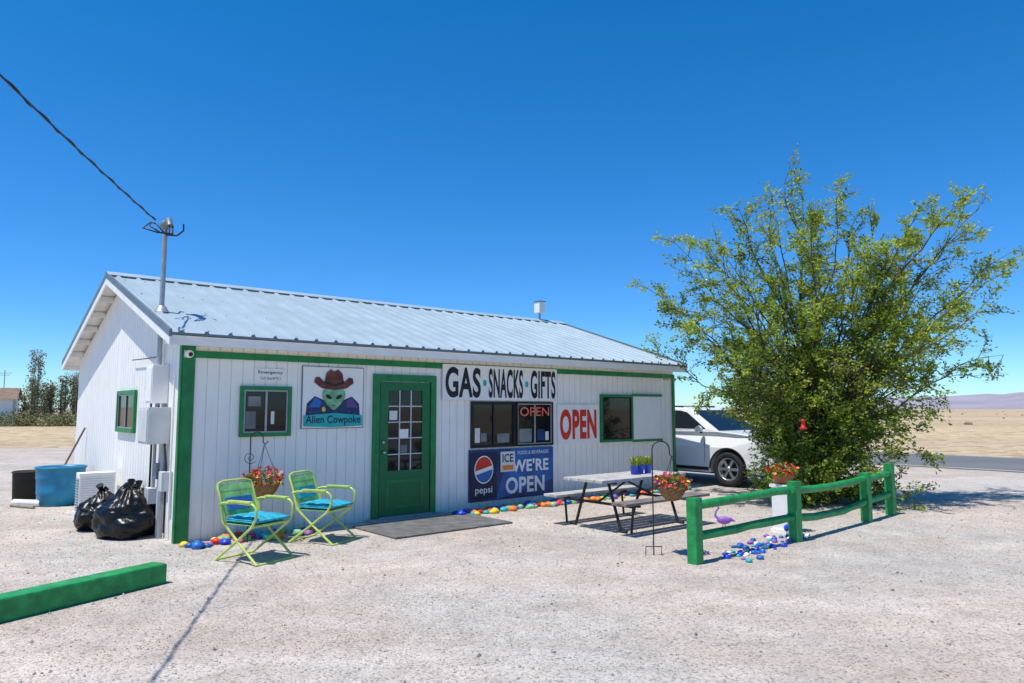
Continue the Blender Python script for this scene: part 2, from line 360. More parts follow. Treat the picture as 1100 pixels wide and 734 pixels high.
for sgn in (-1,1):
    pts=[]
    for a in np.linspace(0,2*math.pi,16,endpoint=False):
        px_,pz=.055*math.cos(a),.030*math.sin(a); an=sgn*.55
        pts.append(S((.5+sgn*.082+px_*math.cos(an)-pz*math.sin(an),.51+(px_*math.sin(an)+pz*math.cos(an)))))
    sg.flat(pts,y-.009,'black')
sg.flat([S(p) for p in [(.46,.385),(.5,.375),(.54,.385),(.5,.36)]],y-.009,'black')
sg.flat([S(p) for p in [(.18,.74),(.20,.82),(.26,.83),(.34,.75),(.5,.70),(.66,.75),(.74,.83),(.80,.82),(.82,.74),(.70,.65),(.5,.62),(.30,.65)]],y-.009,'hat')
sg.flat([S(p) for p in [(.34,.73),(.37,.89),(.44,.96),(.5,.92),(.56,.96),(.63,.89),(.66,.73),(.5,.68)]],y-.012,'hat')
sg.flat([S(p) for p in [(.34,.73),(.345,.765),(.5,.715),(.655,.765),(.66,.73),(.5,.68)]],y-.015,'black')
sg.flat([S(p) for p in [(.03,.04),(.03,.21),(.5,.25),(.97,.21),(.97,.04),(.5,.02)]],y-.012,'teal')
sg.text('Alien Cowpoke',sx+.06*W,sx+.94*W,sz+.05*H,sz+.21*H,y-.0155,'navy',.012)
sg.disc(sx+.34*W,sz+.31*H,.03,.035,y-.006,'yellow')
sg.build('alien_cowboy_sign',B(0,0),RZ)
sg=MB(); x0,x1,z0,z1=4.48,6.38,.12,.97
sg.box(x0,x1,-.03,-.012,z0,z1,'banblue')
y=-.033
sg.flat([(x0+.55,z0+.0),(x0+.9,z1),(x1,z1),(x1,z0+.28)],y,'banblue2')
sg.box(x0+.02,x0+.58,-.038,-.031,z0+.04,z1-.04,'navy')
cx,cz=x0+.30,z0+.52
sg.disc(cx,cz,.20,.23,-.041,'signwhite'); sg.disc(cx,cz,.18,.21,-.044,'red',a0=.3,a1=math.pi+.1); sg.disc(cx,cz,.18,.21,-.044,'banblue2',a0=math.pi+.4,a1=2*math.pi)
sg.text('pepsi',x0+.12,x0+.48,z0+.10,z0+.24,-.041,'signwhite',.01)
sg.text("WE'RE",x0+.92,x1-.12,z0+.44,z0+.66,y-.003,'signwhite',.03)
sg.text("OPEN",x0+.78,x1-.22,z0+.08,z0+.36,y-.003,'signwhite',.03)
sg.text("FOOD & BEVERAGES",x0+1.05,x1-.12,z0+.74,z0+.80,y-.003,'signwhite')
sg.box(x0+.66,x0+.98,-.042,-.037,z0+.46,z0+.80,'paper'); sg.text('ICE',x0+.70,x0+.94,z0+.62,z0+.76,-.044,'navy',.02); sg.box(x0+.70,x0+.94,-.045,-.043,z0+.49,z0+.57,'orange')
sg.build('drinks_banner',B(0,0),RZ)
# ------------------------------------------------------------------ things by the gable wall
b=MB(); b.box(-.24,.24,-.14,.14,.04,.68,'whitetrim')
for z in np.arange(.10,.64,.035): b.box(-.22,.22,-.146,-.141,z,z+.010,'boxgrey')
b.box(-.2435,-.2405,-.11,.11,.12,.60,'roofdark')
for z in np.arange(.14,.6,.04): b.box(-.249,-.2445,-.11,.11,z,z+.008,'boxgrey')
b.box(-.23,-.17,-.13,.13,0,.04,'black'); b.box(.17,.23,-.13,.13,0,.04,'black')
b.build('air_conditioner',B(-.32,3.1),RZ,bevel=.012)
b=MB(); b.lathe([(.0,.02),(.30,.02),(.33,.0),(.345,.2),(.355,.22),(.35,.25),(.36,.45),(.37,.47),(.365,.5),(.375,.62),(.39,.63),(.39,.66),(.36,.66),(.345,.6),(.31,.06),(0,.05)],'blueplastic',32); b.build('blue_barrel',(-7.82,12.5,0))
b=MB(); b.lathe([(.0,.02),(.2,.02),(.22,.0),(.24,.5),(.26,.52),(.23,.54),(.21,.1),(0,.08)],'rubber',24); b.build('black_bucket',(-8.72,13.0,0))
b=MB(); b.tube([(0,0,.02),(.57,.10,1.30)],.018,'brownroof'); b.box(-.14,.14,-.03,.03,0,.07,'bench')
for i in range(9): b.tube([(-.13+i*.0325,0,.05),(-.15+i*.037,-.04,.0)],.005,'iron',4)
b.build('leaning_rake',(-8.52,13.25,0))
b=MB(); b.tube([(0,0,.06),(.55,.05,.06)],.055,'signwhite',12); b.tube([(.1,-.12,.03),(.7,-.2,.03)],.03,'wood',8); b.build('pipe_offcuts',(-8.5,12.35,0),-.3)
def bag(name,loc,r,seed):
    m=MB(); n,k=64,44; vs=[];fs=[]
    for i in range(k+1):
        ph=math.pi*i/k
        for j in range(n):
            th=2*math.pi*j/n; dd=Vector((math.sin(ph)*math.cos(th),math.sin(ph)*math.sin(th),math.cos(ph)))
            wv=dd+Vector((noise.noise(dd*3+Vector((seed,9,0))),noise.noise(dd*3+Vector((0,9,seed))),0))*.3
            q=1+.24*noise.noise(dd*1.6+Vector((seed,0,0)))-.13*abs(noise.noise(wv*3.5+Vector((0,seed,0))))-.06*abs(noise.noise(wv*8+Vector((0,seed,3))))+.05*math.sin(th*13+seed)*max(0,dd.z)**2
            z=dd.z*r*.86*q
            top=max(0,dd.z)**6
            x=dd.x*r*q*(1-.3*top); yv=dd.y*r*q*(1-.3*top); z+=top*r*.22
            vs.append((x,yv,max(z,-r*.6)+r*.6))
    for i in range(k):
        for j in range(n): fs.append((i*n+j,(i+1)*n+j,(i+1)*n+(j+1)%n,i*n+(j+1)%n))
    m.add(vs,fs,'bag',True)
    zt=r*.6+r*1.02
    m.tube([(0,0,zt-.05),(.01,0,zt+.02),(.05,.03,zt+.10)],[.05,.02,.05],'bag',9); m.tube([(0,0,zt),(-.06,.02,zt+.06)],[.02,.04],'bag',7)
    m.build(name,loc,seed)
bag('trash_bag',(-4.98,9.42,0),.38,1.3); bag('trash_bag',(-5.66,9.98,0),.31,4.1); bag('trash_bag',(-5.2,10.05,0),.33,7.7)
b=MB(); dirv=Vector((-.63,-1.21,0)).normalized(); ang=math.atan2(dirv.y,dirv.x)
b.box(0,3.6,-.10,.10,0,.19,'fencegreen'); 
ts=b.build('parking_timber',(-3.36,6.98,0),ang,bevel=.018)
# ------------------------------------------------------------------ chairs
def chair(loc,rz,cush):
    c=MB(); R=.014
    for s_ in (-1,1):
        y=.26*s_
        c.tube([(.33,y,.012),(.05,y,.22),(-.20,y,.42),(-.25,y,.60)],R,'lime')
        c.tube([(-.30,y,.012),(.0,y,.22),(.24,y,.40),(.30,y,.50),(.29,y,.60),(.24,y,.635),(.0,y,.64),(-.20,y,.63),(-.27,y,.61)],R,'lime')
        c.tube([(-.18,y*.92,.40),(-.24,y*.92,.55),(-.33,y*.92,.78),(-.345,y*.88,.82)],R,'lime')
        c.box(-.12,.22,y-.03,y+.03,.648,.664,'lime')
    for (x,z) in ((.33,.012),(-.30,.012),(.24,.40),(-.2,.41)): c.tube([(x,-.26,z),(x,.26,z)],R,'lime')
    c.tube([(-.345,-.23,.82),(-.355,-.15,.845),(-.355,.15,.845),(-.345,.23,.82)],R,'lime')
    Tb=Matrix.Translation((-.235,0,.50))@Matrix.Rotation(math.radians(-19),4,'Y')
    for i in range(5):
        y0=-.22+i*.09; c.box(-.005,.005,y0,y0+.084,.0,.33,'palegreen',Tb)
    c.box(-.007,.007,-.225,.225,.25,.33,'palegreen',Tb); c.box(-.007,.007,-.225,.225,-.02,.04,'palegreen',Tb)
    c.box(.008,.035,-.17,.17,.03,.17,cush,Tb)
    for i in range(5):
        y0=-.24+i*.098; c.box(-.2,.25,y0,y0+.085,.405,.413,'palegreen')
    ob=c.build('lawn_chair',loc,rz)
    q=MB(); 
    n=14; vs=[];fs=[]
    for side in (0,1):
        for i in range(n+1):
            for j in range(n+1):
                a=i/n*2-1; b2=j/n*2-1
                e=(1-abs(a)**6)*(1-abs(b2)**6)
                tuft=.5*abs(math.sin(a*math.pi*1.0))*abs(math.sin(b2*math.pi*1.0))+.5
                h=.045*e*tuft
                vs.append((a*.255+.03,b2*.245,.450+(h+.01 if side==0 else -h*.5-.01)))
    N=(n+1)*(n+1)
    for i in range(n):
        for j in range(n):
            k=i*(n+1)+j; fs.append((k,k+n+1,k+n+2,k+1)); fs.append((N+k,N+k+1,N+k+n+2,N+k+n+1))
    for i in range(n):
        for (k,k2) in ((i,i+1),(n*(n+1)+i,n*(n+1)+i+1),(i*(n+1),(i+1)*(n+1)),(i*(n+1)+n,(i+1)*(n+1)+n)): fs.append((k,k2,N+k2,N+k))
    q.add(vs,fs,'cushion',True); o=q.build('seat_cushion',parent=ob)
    return ob
chair((-2.84,8.02,0),math.radians(-28),'cushionb'); chair((-2.38,9.12,0),math.radians(-20),'cushion')
# ------------------------------------------------------------------ flowers
def foliage(m,c,r,n,keys,size,flat=1.0):
    for i in range(n):
        while True:
            p=Vector((random.uniform(-1,1),random.uniform(-1,1),random.uniform(-1,1)))
            if .3<p.length<1: break
        q=Vector((c[0]+p.x*r[0],c[1]+p.y*r[1],c[2]+p.z*r[2]))
        a=Vector((random.gauss(0,1),random.gauss(0,1),random.gauss(0,1)+.3)).normalized(); b2=a.orthogonal().normalized()
        b2=(Matrix.Rotation(random.uniform(0,6.28),3,a)@b2); s_=size*random.uniform(.6,1.3)
        k=random.choice(keys)
        cc=a.cross(b2)
        if k.startswith('leaf'): m.add([q-b2*s_,q+cc*s_*.5,q+b2*s_,q-cc*s_*.5],[(0,1,2,3)],k)
        else: m.add([q+(b2*math.cos(t_)+cc*math.sin(t_))*s_*.8 for t_ in [0,1.05,2.09,3.14,4.19,5.24]],[(0,1,2,3,4,5)],k)
def basket(m,c,r):
    m.lathe([(.0,-r*.9),(r*.45,-r*.8),(r*.8,-r*.4),(r,0),(r*1.02,.01),(r*.95,.01),(0,-.02)],'coco',20,c)
    foliage(m,(c[0],c[1],c[2]+r*.35),(r*1.3,r*1.3,r*.65),260,['leaf1','leaf3','leaf3'],.028)
    foliage(m,(c[0],c[1],c[2]+r*.42),(r*1.36,r*1.36,r*.72),210,['red','pink','yellow','red','orange','red','pink'],.024)
def hook(name,loc,rz,H,arm,r,drop,scroll=False):
    m=MB()
    pts=[(0,0,0),(0,0,H-arm*.5)]+[(arm*.5-arm*.5*math.cos(a),0,H-arm*.5+arm*.5*math.sin(a)) for a in np.linspace(.2,math.pi,10)]
    pts+=[(arm,0,H-arm*.5-.05),(arm+.03,0,H-arm*.5-.08),(arm+.06,0,H-arm*.5-.04)]
    m.tube(pts,.0075,'iron',7)
    if scroll:
        m.tube([(.06*math.cos(a)*(a/9),0,H-.32+.06*math.sin(a)*(a/9)) for a in np.linspace(1,12,30)],.004,'iron',4)
    m.tube([(-.09,0,.01),(-.09,0,.1),(.09,0,.1),(.09,0,.01)],.006,'iron',6)
    c=(arm+.02,0,H-arm*.5-.08-drop)
    for a in (0,2.09,4.19): m.tube([(c[0],0,H-arm*.5-.08),(c[0]+r*math.cos(a),r*math.sin(a),c[2])],.003,'iron',4)
    basket(m,c,r); return m.build(name,loc,rz)
hook('hanging_flower_basket',(1.60,8.22,0),0,1.28,.20,.165,.35)
m=hook('hanging_flower_basket',tuple(B(.70,-.5)),math.radians(10),1.36,.15,.20,.50,True)
# ------------------------------------------------------------------ picnic table
p=MB(); Lh=.92
for i in range(5): p.box(-Lh,Lh,-.36+i*.147,-.36+i*.147+.135,.66,.70,'tabletop')
for s_ in (-1,1):
    yb=s_*.64
    for i in (0,1): p.box(-Lh,Lh,yb-.13+i*.135,yb-.13+i*.135+.125,.40,.435,'tabletop' if s_>0 else 'bench')
    for x in (-.62,.62):
        p.tube([(x,s_*.20,.655),(x,s_*.42,.02),(x,s_*.52,.02)],.022,'iron')
        p.tube([(x,s_*.30,.36),(x,s_*.75,.38)],.02,'iron')
        p.tube([(x,s_*.64,.395),(x,s_*.60,.02)],.018,'iron')
for x in (-.62,.62): p.tube([(x,-.62,.36),(x,.62,.36)],.02,'iron'); p.box(x-.03,x+.03,-.34,.34,.63,.658,'iron')
p.tube([(-.62,0,.36),(.0,0,.62)],.015,'iron'); p.tube([(.62,0,.36),(.0,0,.62)],.015,'iron')
p.build('picnic_table',tuple(B(5.37,-2.62)),RZ,bevel=.006)
for i,(ds,dv) in enumerate(((-.13,.0),(.03,.02),(.18,.0))):
    m=MB(); m.lathe([(0,.0),(.045,0),(.06,.12),(.066,.125),(.055,.125),(.05,.10),(0,.10)],'potblue',16)
    for k in range(70):
        a=random.uniform(0,6.28); rr=random.uniform(0,.045); h=random.uniform(.08,.17); tx=random.gauss(0,.035); ty=random.gauss(0,.035)
        x,y=rr*math.cos(a),rr*math.sin(a); wv=.006
        m.add([(x-wv,y,.1),(x+wv,y+.003,.1),(x+tx+.002,y+ty,.1+h),(x+tx-.002,y+ty,.1+h)],[(0,1,2,3)],random.choice(['leaf1','leaf2','leaf1']))
    foliage(m,(0,0,.22),(.05,.05,.05),20,['yellow','leaf2'],.014)
    P=B(5.62+ds,-2.66+dv,.70); m.build('potted_plant',tuple(P))
# ------------------------------------------------------------------ fence
F=[Vector((1.96,7.79,0)),Vector((3.54,9.07,0)),Vector((5.19,10.61,0)),Vector((5.92,11.32,0))]
fence=MB()
for q,hh in zip(F,(.70,.75,.72,.80)):
    T=Matrix.Translation(q)@Matrix.Rotation(RZ+random.uniform(-.05,.05),4,'Z')
    w_=.062
    vs=[(-w_,-w_,0),(w_,-w_,0),(w_,w_,0),(-w_,w_,0),(-w_*.96,-w_,hh),(w_,-w_*.97,hh),(w_,w_,hh-.01),(-w_,w_,hh-.005)]
    fence.add(vs,[(0,3,2,1),(4,5,6,7),(0,1,5,4),(1,2,6,5),(2,3,7,6),(3,0,4,7)],'fencegreen',False,T)
def rail(a,b2,z0,z1,sag,r=.048):
    pts=[];rd=[]
    for i in range(9):
        t_=i/8; P=a.lerp(b2,t_); z=z0+(z1-z0)*t_-sag*4*t_*(1-t_)+random.uniform(-.006,.006)
        pts.append((P.x+random.uniform(-.006,.006),P.y,z)); rd.append(r*random.uniform(.93,1.07))
    fence.tube(pts,rd,'fencegreen',10)
rail(F[0]+Vector((-.02,0,0)),F[1]+Vector((.12,.12,0)),.60,.64,-.01); rail(F[0],F[1],.28,.31,.0)
rail(F[1]-Vector((.1,.1,0)),F[2]+Vector((.1,.1,0)),.64,.63,.03); rail(F[1],F[2],.30,.30,.06)
rail(F[2],F[3]+Vector((.05,.05,0)),.62,.64,0); rail(F[2],F[3],.30,.32,0)
fence.build('rail_fence',bevel=.006)
m=MB(); m.box(-.11,.11,-.11,.11,0,.60,'whitetrim'); m.box(-.13,.13,-.13,.13,.60,.64,'whitetrim'); m.box(-.13,.13,-.13,.13,0,.05,'whitetrim')
m.lathe([(0,0),(.10,0),(.15,.12),(.16,.125),(0,.11)],'terra',18,(0,0,.642))
foliage(m,(0,0,.82),(.20,.20,.10),260,['leaf1','leaf1','leaf3'],.028); foliage(m,(0,0,.84),(.22,.22,.10),150,['red','pink','red','orange'],.024)
m.build('flower_pedestal',(3.66,9.75,0),RZ)
def flamingo(loc,rz,k,sc):
    T=Matrix.Scale(sc,4)
    m=MB(); m.ell((0,0,.22),(.13,.06,.075),k,14,10,T=T); m.tube([(-.10,0,.24),(-.2,0,.21)],[.045,.008],k,T=T)
    m.tube([(.10,0,.24),(.16,0,.30),(.14,0,.38),(.09,0,.44),(.12,0,.50),(.17,0,.49)],[.03,.02,.016,.016,.022,.02],k,8,T=T)
    m.tube([(.17,0,.49),(.21,0,.46),(.21,0,.43)],[.014,.010,.003],'black',6,T=T)
    m.tube([(.02,.02,.17),(.03,.02,0)],.006,'iron',5,T=T); m.tube([(-.02,-.02,.17),(-.02,-.02,0)],.006,'iron',5,T=T)
    m.build('lawn_flamingo',loc,rz)
flamingo((2.85,9.75,0),2.9,'lilac',.72); flamingo((3.52,9.30,0),1.0,'potblue',.6)
cols=['pink','teal','potblue','yellow','lilac','aliengreen','red','banblue2','orange','palegreen']
m=MB()
def rock(P,r):
    m.ell((P[0],P[1],r*.45),(r,r*random.uniform(.7,1),r*.65),random.choice(cols),9,6,.5,random.random()*50)
for i in range(170):
    s_=random.uniform(3.95,9.7); rock(B(s_,-.2-random.random()*.4),random.uniform(.04,.08))
for i in range(44):
    rock(B(random.uniform(.0,1.7),-.14-random.random()*.4),random.uniform(.045,.085))
m.build('painted_rocks')
m=MB(); cols=['potblue','banblue2','potblue','teal','banblue2','lilac','signwhite']
for i in range(80):
    t_=random.random(); P=Vector((2.25,8.05,0)).lerp(Vector((3.55,9.3,0)),t_)+Vector((random.gauss(.12,.12),random.gauss(.08,.12),0)); rock(P,random.uniform(.02,.045))
m.build('painted_rocks')
m=MB(); m.box(0,1.95,0,1.15,.006,.03,'matc'); m.build('door_mat',tuple(B(2.2,-1.52)),RZ,bevel=.006)
m=MB(); m.box(0,1.3,0,.33,.005,.035,'concrete'); m.build('door_step',tuple(B(2.6,-.36)),RZ,bevel=.008)
# ------------------------------------------------------------------ car
def car(loc,rz):
    e=empty('parked_car',loc,rz)
    wr=.375; fx,rx=1.42,-1.43; ar=.44
    def arch(cx): return [(cx+ar*math.cos(a),max(.30,wr+ar*math.sin(a))) for a in np.linspace(-.17,math.pi+.17,14)]
    prof=[(2.36,.30),(2.44,.50),(2.43,.78),(2.36,.98),(2.20,1.06),(1.6,1.13),(1.12,1.17),(-2.2,1.17),(-2.40,1.08),(-2.45,.75),(-2.42,.34)]
    bot=[(rx-ar-.01,.28)]+[q for q in reversed(arch(rx))]+[(rx+ar+.01,.28),(fx-ar-.01,.28)]+[q for q in reversed(arch(fx))]+[(fx+ar+.01,.28)]
    out=prof+bot
    b=MB(); n=len(out); hw=.94
    def wid(x,z): 
        k=1-.10*max(0,(abs(x)-1.7)/.75)**2
        return hw*k-(.05*max(0,(z-.85)/.3))-(.03 if z<.4 else 0)
    vs=[(x,-wid(x,z),z) for x,z in out]+[(x,wid(x,z),z) for x,z in out]
    b.add(vs,[tuple(reversed(range(n))),tuple(range(n,2*n))]+[(i,(i+1)%n,n+(i+1)%n,n+i) for i in range(n)],'cwhite')
    b.build('body',parent=e,bevel=.035)
    c=MB()
    def cw(z): return .88-.17*((z-1.165)/.53)
    ring=[(1.14,1.165),(.38,1.63),(.2,1.675),(-.5,1.70),(-1.5,1.69),(-1.95,1.64),(-2.3,1.165)]
    n=len(ring); vs=[(x,-cw(z),z) for x,z in ring]+[(x,cw(z),z) for x,z in ring]
    c.add(vs,[tuple(reversed(range(n))),tuple(range(n,2*n))]+[(i,(i+1)%n,n+(i+1)%n,n+i) for i in range(n)],'cwhite')
    c.build('cabin',parent=e,bevel=.03)
    g=MB()
    for s_ in (-1,1):
        def gp(pts): 
            vs=[(x,s_*(cw(z)+.006),z) for x,z in pts]; g.add(vs,[tuple(range(len(pts))) if s_>0 else tuple(reversed(range(len(pts))))],'glass')
        gp([(.86,1.21),(.30,1.57),(.12,1.61),(-.40,1.63),(-.40,1.21)])
        gp([(-.48,1.21),(-.48,1.63),(-1.28,1.62),(-1.28,1.21)]); gp([(-1.36,1.21),(-1.36,1.61),(-1.80,1.58),(-2.10,1.21)])
        for x in (.86,-.44,-1.40): g.box(x-.004,x+.004,s_*(hw+.0005)-.003,s_*(hw+.0005)+.003,.36,1.0,'black')
        g.box(-1.0,.95,s_*hw-.006,s_*hw+.012,.33,.40,'rubber')
        for x in (-.25,-1.2): g.box(x-.09,x+.09,s_*hw-.01,s_*hw+.03,.93,.96,'cwhite')
        g.ell((.78,s_*1.02,1.20),(.07,.12,.085),'cwhite'); g.box(.80,.86,s_*1.02-.02,s_*1.02+.02,1.12,1.15,'black')
        g.ell((2.25,s_*.72,.88),(.17,.16,.08),'lamp'); g.box(2.34,2.435,s_*.72-.1,s_*.72+.1,.42,.50,'black')
        g.tube([(fx+(ar+.0)*math.cos(a),s_*(hw-.005),wr+(ar+.0)*math.sin(a)) for a in np.linspace(.0,math.pi,18)],.018,'rubber',6)
    g.add([(1.13,-.78,1.185),(1.13,.78,1.185),(.42,.66,1.62),(.42,-.66,1.62)],[(0,1,2,3)],'glass')
    g.box(2.36,2.45,-.5,.5,.62,.92,'black'); g.box(2.38,2.455,-.15,.15,.74,.80,'chrome'); g.box(2.36,2.45,-.6,.6,.32,.5,'rubber')
    for y in (-.62,.62): g.tube([(.1,y,1.70),(-1.7,y,1.71)],.02,'black')
    g.build('glazing_and_trim',parent=e)
    w_=MB()
    for x in (fx,rx):
        for s_ in (-1,1):
            T=Matrix.Translation((x,s_*.82,wr))@Matrix.Rotation(-s_*math.pi/2,4,'X')
            w_.lathe([(.23,-.1),(.35,-.11),(.375,-.08),(.375,.08),(.35,.11),(.25,.115),(.235,.09)],'tyre',32,T=T)
            w_.lathe([(.245,.10),(.235,.112),(.22,.09),(.20,.03),(0,.03)],'chrome',32,T=T)
            w_.lathe([(.205,.031),(0,.032)],'black',24,T=T)
            for k in range(6):
                a=k*math.pi/3; Tk=T@Matrix.Rotation(a,4,'Z'); w_.box(.03,.225,-.028,.028,.045,.095,'chrome',Tk)
            w_.lathe([(.06,.05),(.055,.105),(0,.108)],'chrome',16,T=T)
    w_.build('wheels',parent=e)
    u=MB(); u.box(-2.2,2.2,-.7,.7,.24,.5,'rubber'); u.build('underbody',parent=e)
hd=math.atan2(-math.sin(A),math.cos(A))
P=B(10.68+.94,-.85); fwd=Vector((math.cos(hd),math.sin(hd),0))
P=P-fwd*1.42
car((P.x,P.y,0),hd)
# ------------------------------------------------------------------ tree
TB=Vector((5.45,12.8,0)); px=.0169
wood_=MB()
tips=[(868,172),(850,210),(826,250),(792,222),(765,250),(735,258),(712,297),(712,335),(728,372),(775,395),(925,198),(905,235),(950,225),(968,262),(1045,205),(1080,215),(1010,250),(1090,272),(1096,320),(1055,335),(1085,375),(1005,375),(985,300),(1030,290),(850,290),(800,290),(880,330),(930,340),(960,410),(780,330),(1040,250),(900,260),(840,330),(925,275),(955,340),(862,245),(760,300),(745,340),(888,205),(1020,335),(1060,300),(820,260),(790,260),(1000,225),(980,250),(940,240)]
core=[(815,500),(825,525),(850,540),(900,545),(930,520),(945,480),(940,450),(815,450),(830,420),(870,400),(910,430),(850,470),(890,480),(800,420),(780,405),(840,500),(915,490),(870,440),(820,370),(900,380),(940,400),(795,380),(860,350),(960,440),(970,390)]
leafp=[];leafd=[]
def bez(a,b_,c,n): return [a*(1-t)**2+b_*2*t*(1-t)+c*t*t for t in [i/n for i in range(n+1)]]
def sub(p0,d,ln,r,nt,nl,tw):
    e=p0+d*ln+Vector((0,0,random.uniform(-.15,.12)))*ln
    mid=p0+d*ln*.5+Vector((random.gauss(0,.07),random.gauss(0,.07),random.gauss(0,.07)+.07))*ln
    pts=bez(p0,mid,e,4); wood_.tube(pts,[r,r*.8,r*.6,r*.4,r*.25],'bark',4,cap=False)
    for k in range(nt):
        t=.15+.85*(k+random.random())/nt; i=min(3,int(t*4)); q=pts[i].lerp(pts[i+1],t*4-i)
        dd=(d+Vector((random.gauss(0,.6),random.gauss(0,.6),random.gauss(.0,.5)))).normalized()
        l2=tw*random.uniform(.6,1.4); q2=q+dd*l2
        wood_.tube([q,q2],[.0035,.002],'bark',3,cap=False)
        for j in range(nl):
            u=(j+random.random())/nl; c=q.lerp(q2,u)
            leafp.append(c+Vector((random.gauss(0,.028),random.gauss(0,.028),random.gauss(0,.028))))
            leafd.append((dd+Vector((random.gauss(0,.8),random.gauss(0,.8),random.gauss(-.15,.6)))).normalized())
def limb(tp,iscore):
    x=(tp[0]-878)*px; z=1.65+(439-tp[1])*px
    if z<.25: z=.25
    y=random.uniform(-1.5,1.7) if not iscore else random.uniform(-1.2,1.3)
    y*= .5 if z>4.5 else 1
    base=TB+Vector((random.uniform(-.12,.12),random.uniform(-.12,.12),.0 if iscore else random.uniform(.2,.9)))
    tip=TB+Vector((x,y,z)); ctrl=TB+Vector((x*random.uniform(.2,.42),y*.3,z*random.uniform(.42,.62)+.2))
    pts=bez(base,ctrl,tip,12); ln=(tip-base).length
    R=.009+.0058*ln if not iscore else .012
    wob=[Vector((noise.noise(Vector((i*.5,tp[0]*.1,k*3))) for k in range(3)))*.2 for i in range(13)]
    pts=[p_+wob[i]*min(1,i/3) for i,p_ in enumerate(pts)]
    wood_.tube(pts,[R*(1-.9*i/12) for i in range(13)],'bark',6,cap=False)
    ns=int(6+ln*3.3) if not iscore else 11
    for k in range(ns):
        t=(.26 if not iscore else .3)+(.74 if not iscore else .70)*(k+random.random())/ns
        i=min(11,int(t*12)); q=pts[i].lerp(pts[i+1],t*12-i); tg=(pts[i+1]-pts[i]).normalized()
        dd=(tg*.75+Vector((random.gauss(0,.7),random.gauss(0,.7),random.gauss(.0,.45)))).normalized()
        l_=random.uniform(.40,.95)*(1.2-.6*t)
        sub(q,dd,l_,R*.22*(1-.5*t)+.003,7,13 if not iscore else 12,.21)
for tp in tips: limb(tp,False)
for tp in core: limb(tp,True); 
for tp in core[:]: limb((tp[0]+random.uniform(-12,22),tp[1]+random.uniform(-18,18)),True)
for a,b_ in (((0,0,0),(.1,.05,1.6)),((-.1,.1,0),(-.3,.1,1.3)),((.12,-.1,0),(.4,-.1,1.4))):
    wood_.tube([TB+Vector(a),TB+Vector(a).lerp(Vector(b_),.5)+Vector((.03,0,0)),TB+Vector(b_)],[.13,.10,.06],'bark',10)
tree=wood_.build('shade_tree')
P_=np.array([tuple(v) for v in leafp]); D_=np.array([tuple(v) for v in leafd]); n=len(P_)
cl0=np.array([noise.noise(Vector(p)*1.1+Vector((5,5,5))) for p in P_])
keep=(cl0>-.18)|(rng.random(n)<.3)|(P_[:,2]<1.8); P_=P_[keep]; D_=D_[keep]; n=len(P_)
rnd=rng.normal(size=(n,3)); S_=np.cross(D_,rnd); S_/=np.linalg.norm(S_,axis=1)[:,None]
ln=rng.uniform(.020,.038,n)[:,None]; wd=ln*.52
V_=np.stack([P_-D_*ln*.2,P_+D_*ln*.8+S_*wd,P_+D_*ln*2.0,P_+D_*ln*.8-S_*wd],1).reshape(-1,3)
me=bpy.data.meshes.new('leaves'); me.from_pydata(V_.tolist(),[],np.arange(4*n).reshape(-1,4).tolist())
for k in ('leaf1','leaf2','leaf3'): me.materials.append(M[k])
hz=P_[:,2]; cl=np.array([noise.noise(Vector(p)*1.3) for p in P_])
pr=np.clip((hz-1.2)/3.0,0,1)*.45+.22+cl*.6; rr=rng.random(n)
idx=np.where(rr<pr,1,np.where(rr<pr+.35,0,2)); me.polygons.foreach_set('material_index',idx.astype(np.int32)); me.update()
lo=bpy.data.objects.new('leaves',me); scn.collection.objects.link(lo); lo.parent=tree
m=MB(); m.lathe([(0,0),(.05,0),(.065,.02),(.03,.04),(.03,.12),(.05,.14),(0,.16)],'red',14); m.tube([(0,0,.15),(0,0,.45)],.003,'iron',4); m.build('bird_feeder',(4.55,11.2,1.33))
# ------------------------------------------------------------------ cable + utility pole
Am=B(-.25,.62,4.14); m=MB(); pts=[]
End=Vector((3.3,-25,7.6)); Lh_=Am.y-End.y
for i in range(120):
    t=Lh_*i/119; f_=i/119
    x=Am.x+(End.x-Am.x)*f_
    c2=.00393; b2=(End.z-Am.z)/Lh_-c2*Lh_; z=Am.z+b2*t+c2*t*t
    pts.append((x,Am.y-t,z))
m.tube(pts,.009,'black',6)
pts2=[]
for i in range(900):
    f_=i/899*119; a=min(118,int(f_)); q=Vector(pts[a]).lerp(Vector(pts[a+1]),f_-a); pts2.append(q+Vector((.012*math.cos(i*.42),0,.012*math.sin(i*.42))))
m.tube(pts2,.0065,'black',4)
m.build('service_cable')
m=MB(); m.tube([(0,0,0),(0,0,8.2)],[.15,.11],'wood',12); m.box(-1,1,-.06,.06,7.5,7.62,'wood'); m.build('utility_pole',(3.3,-25.15,0))
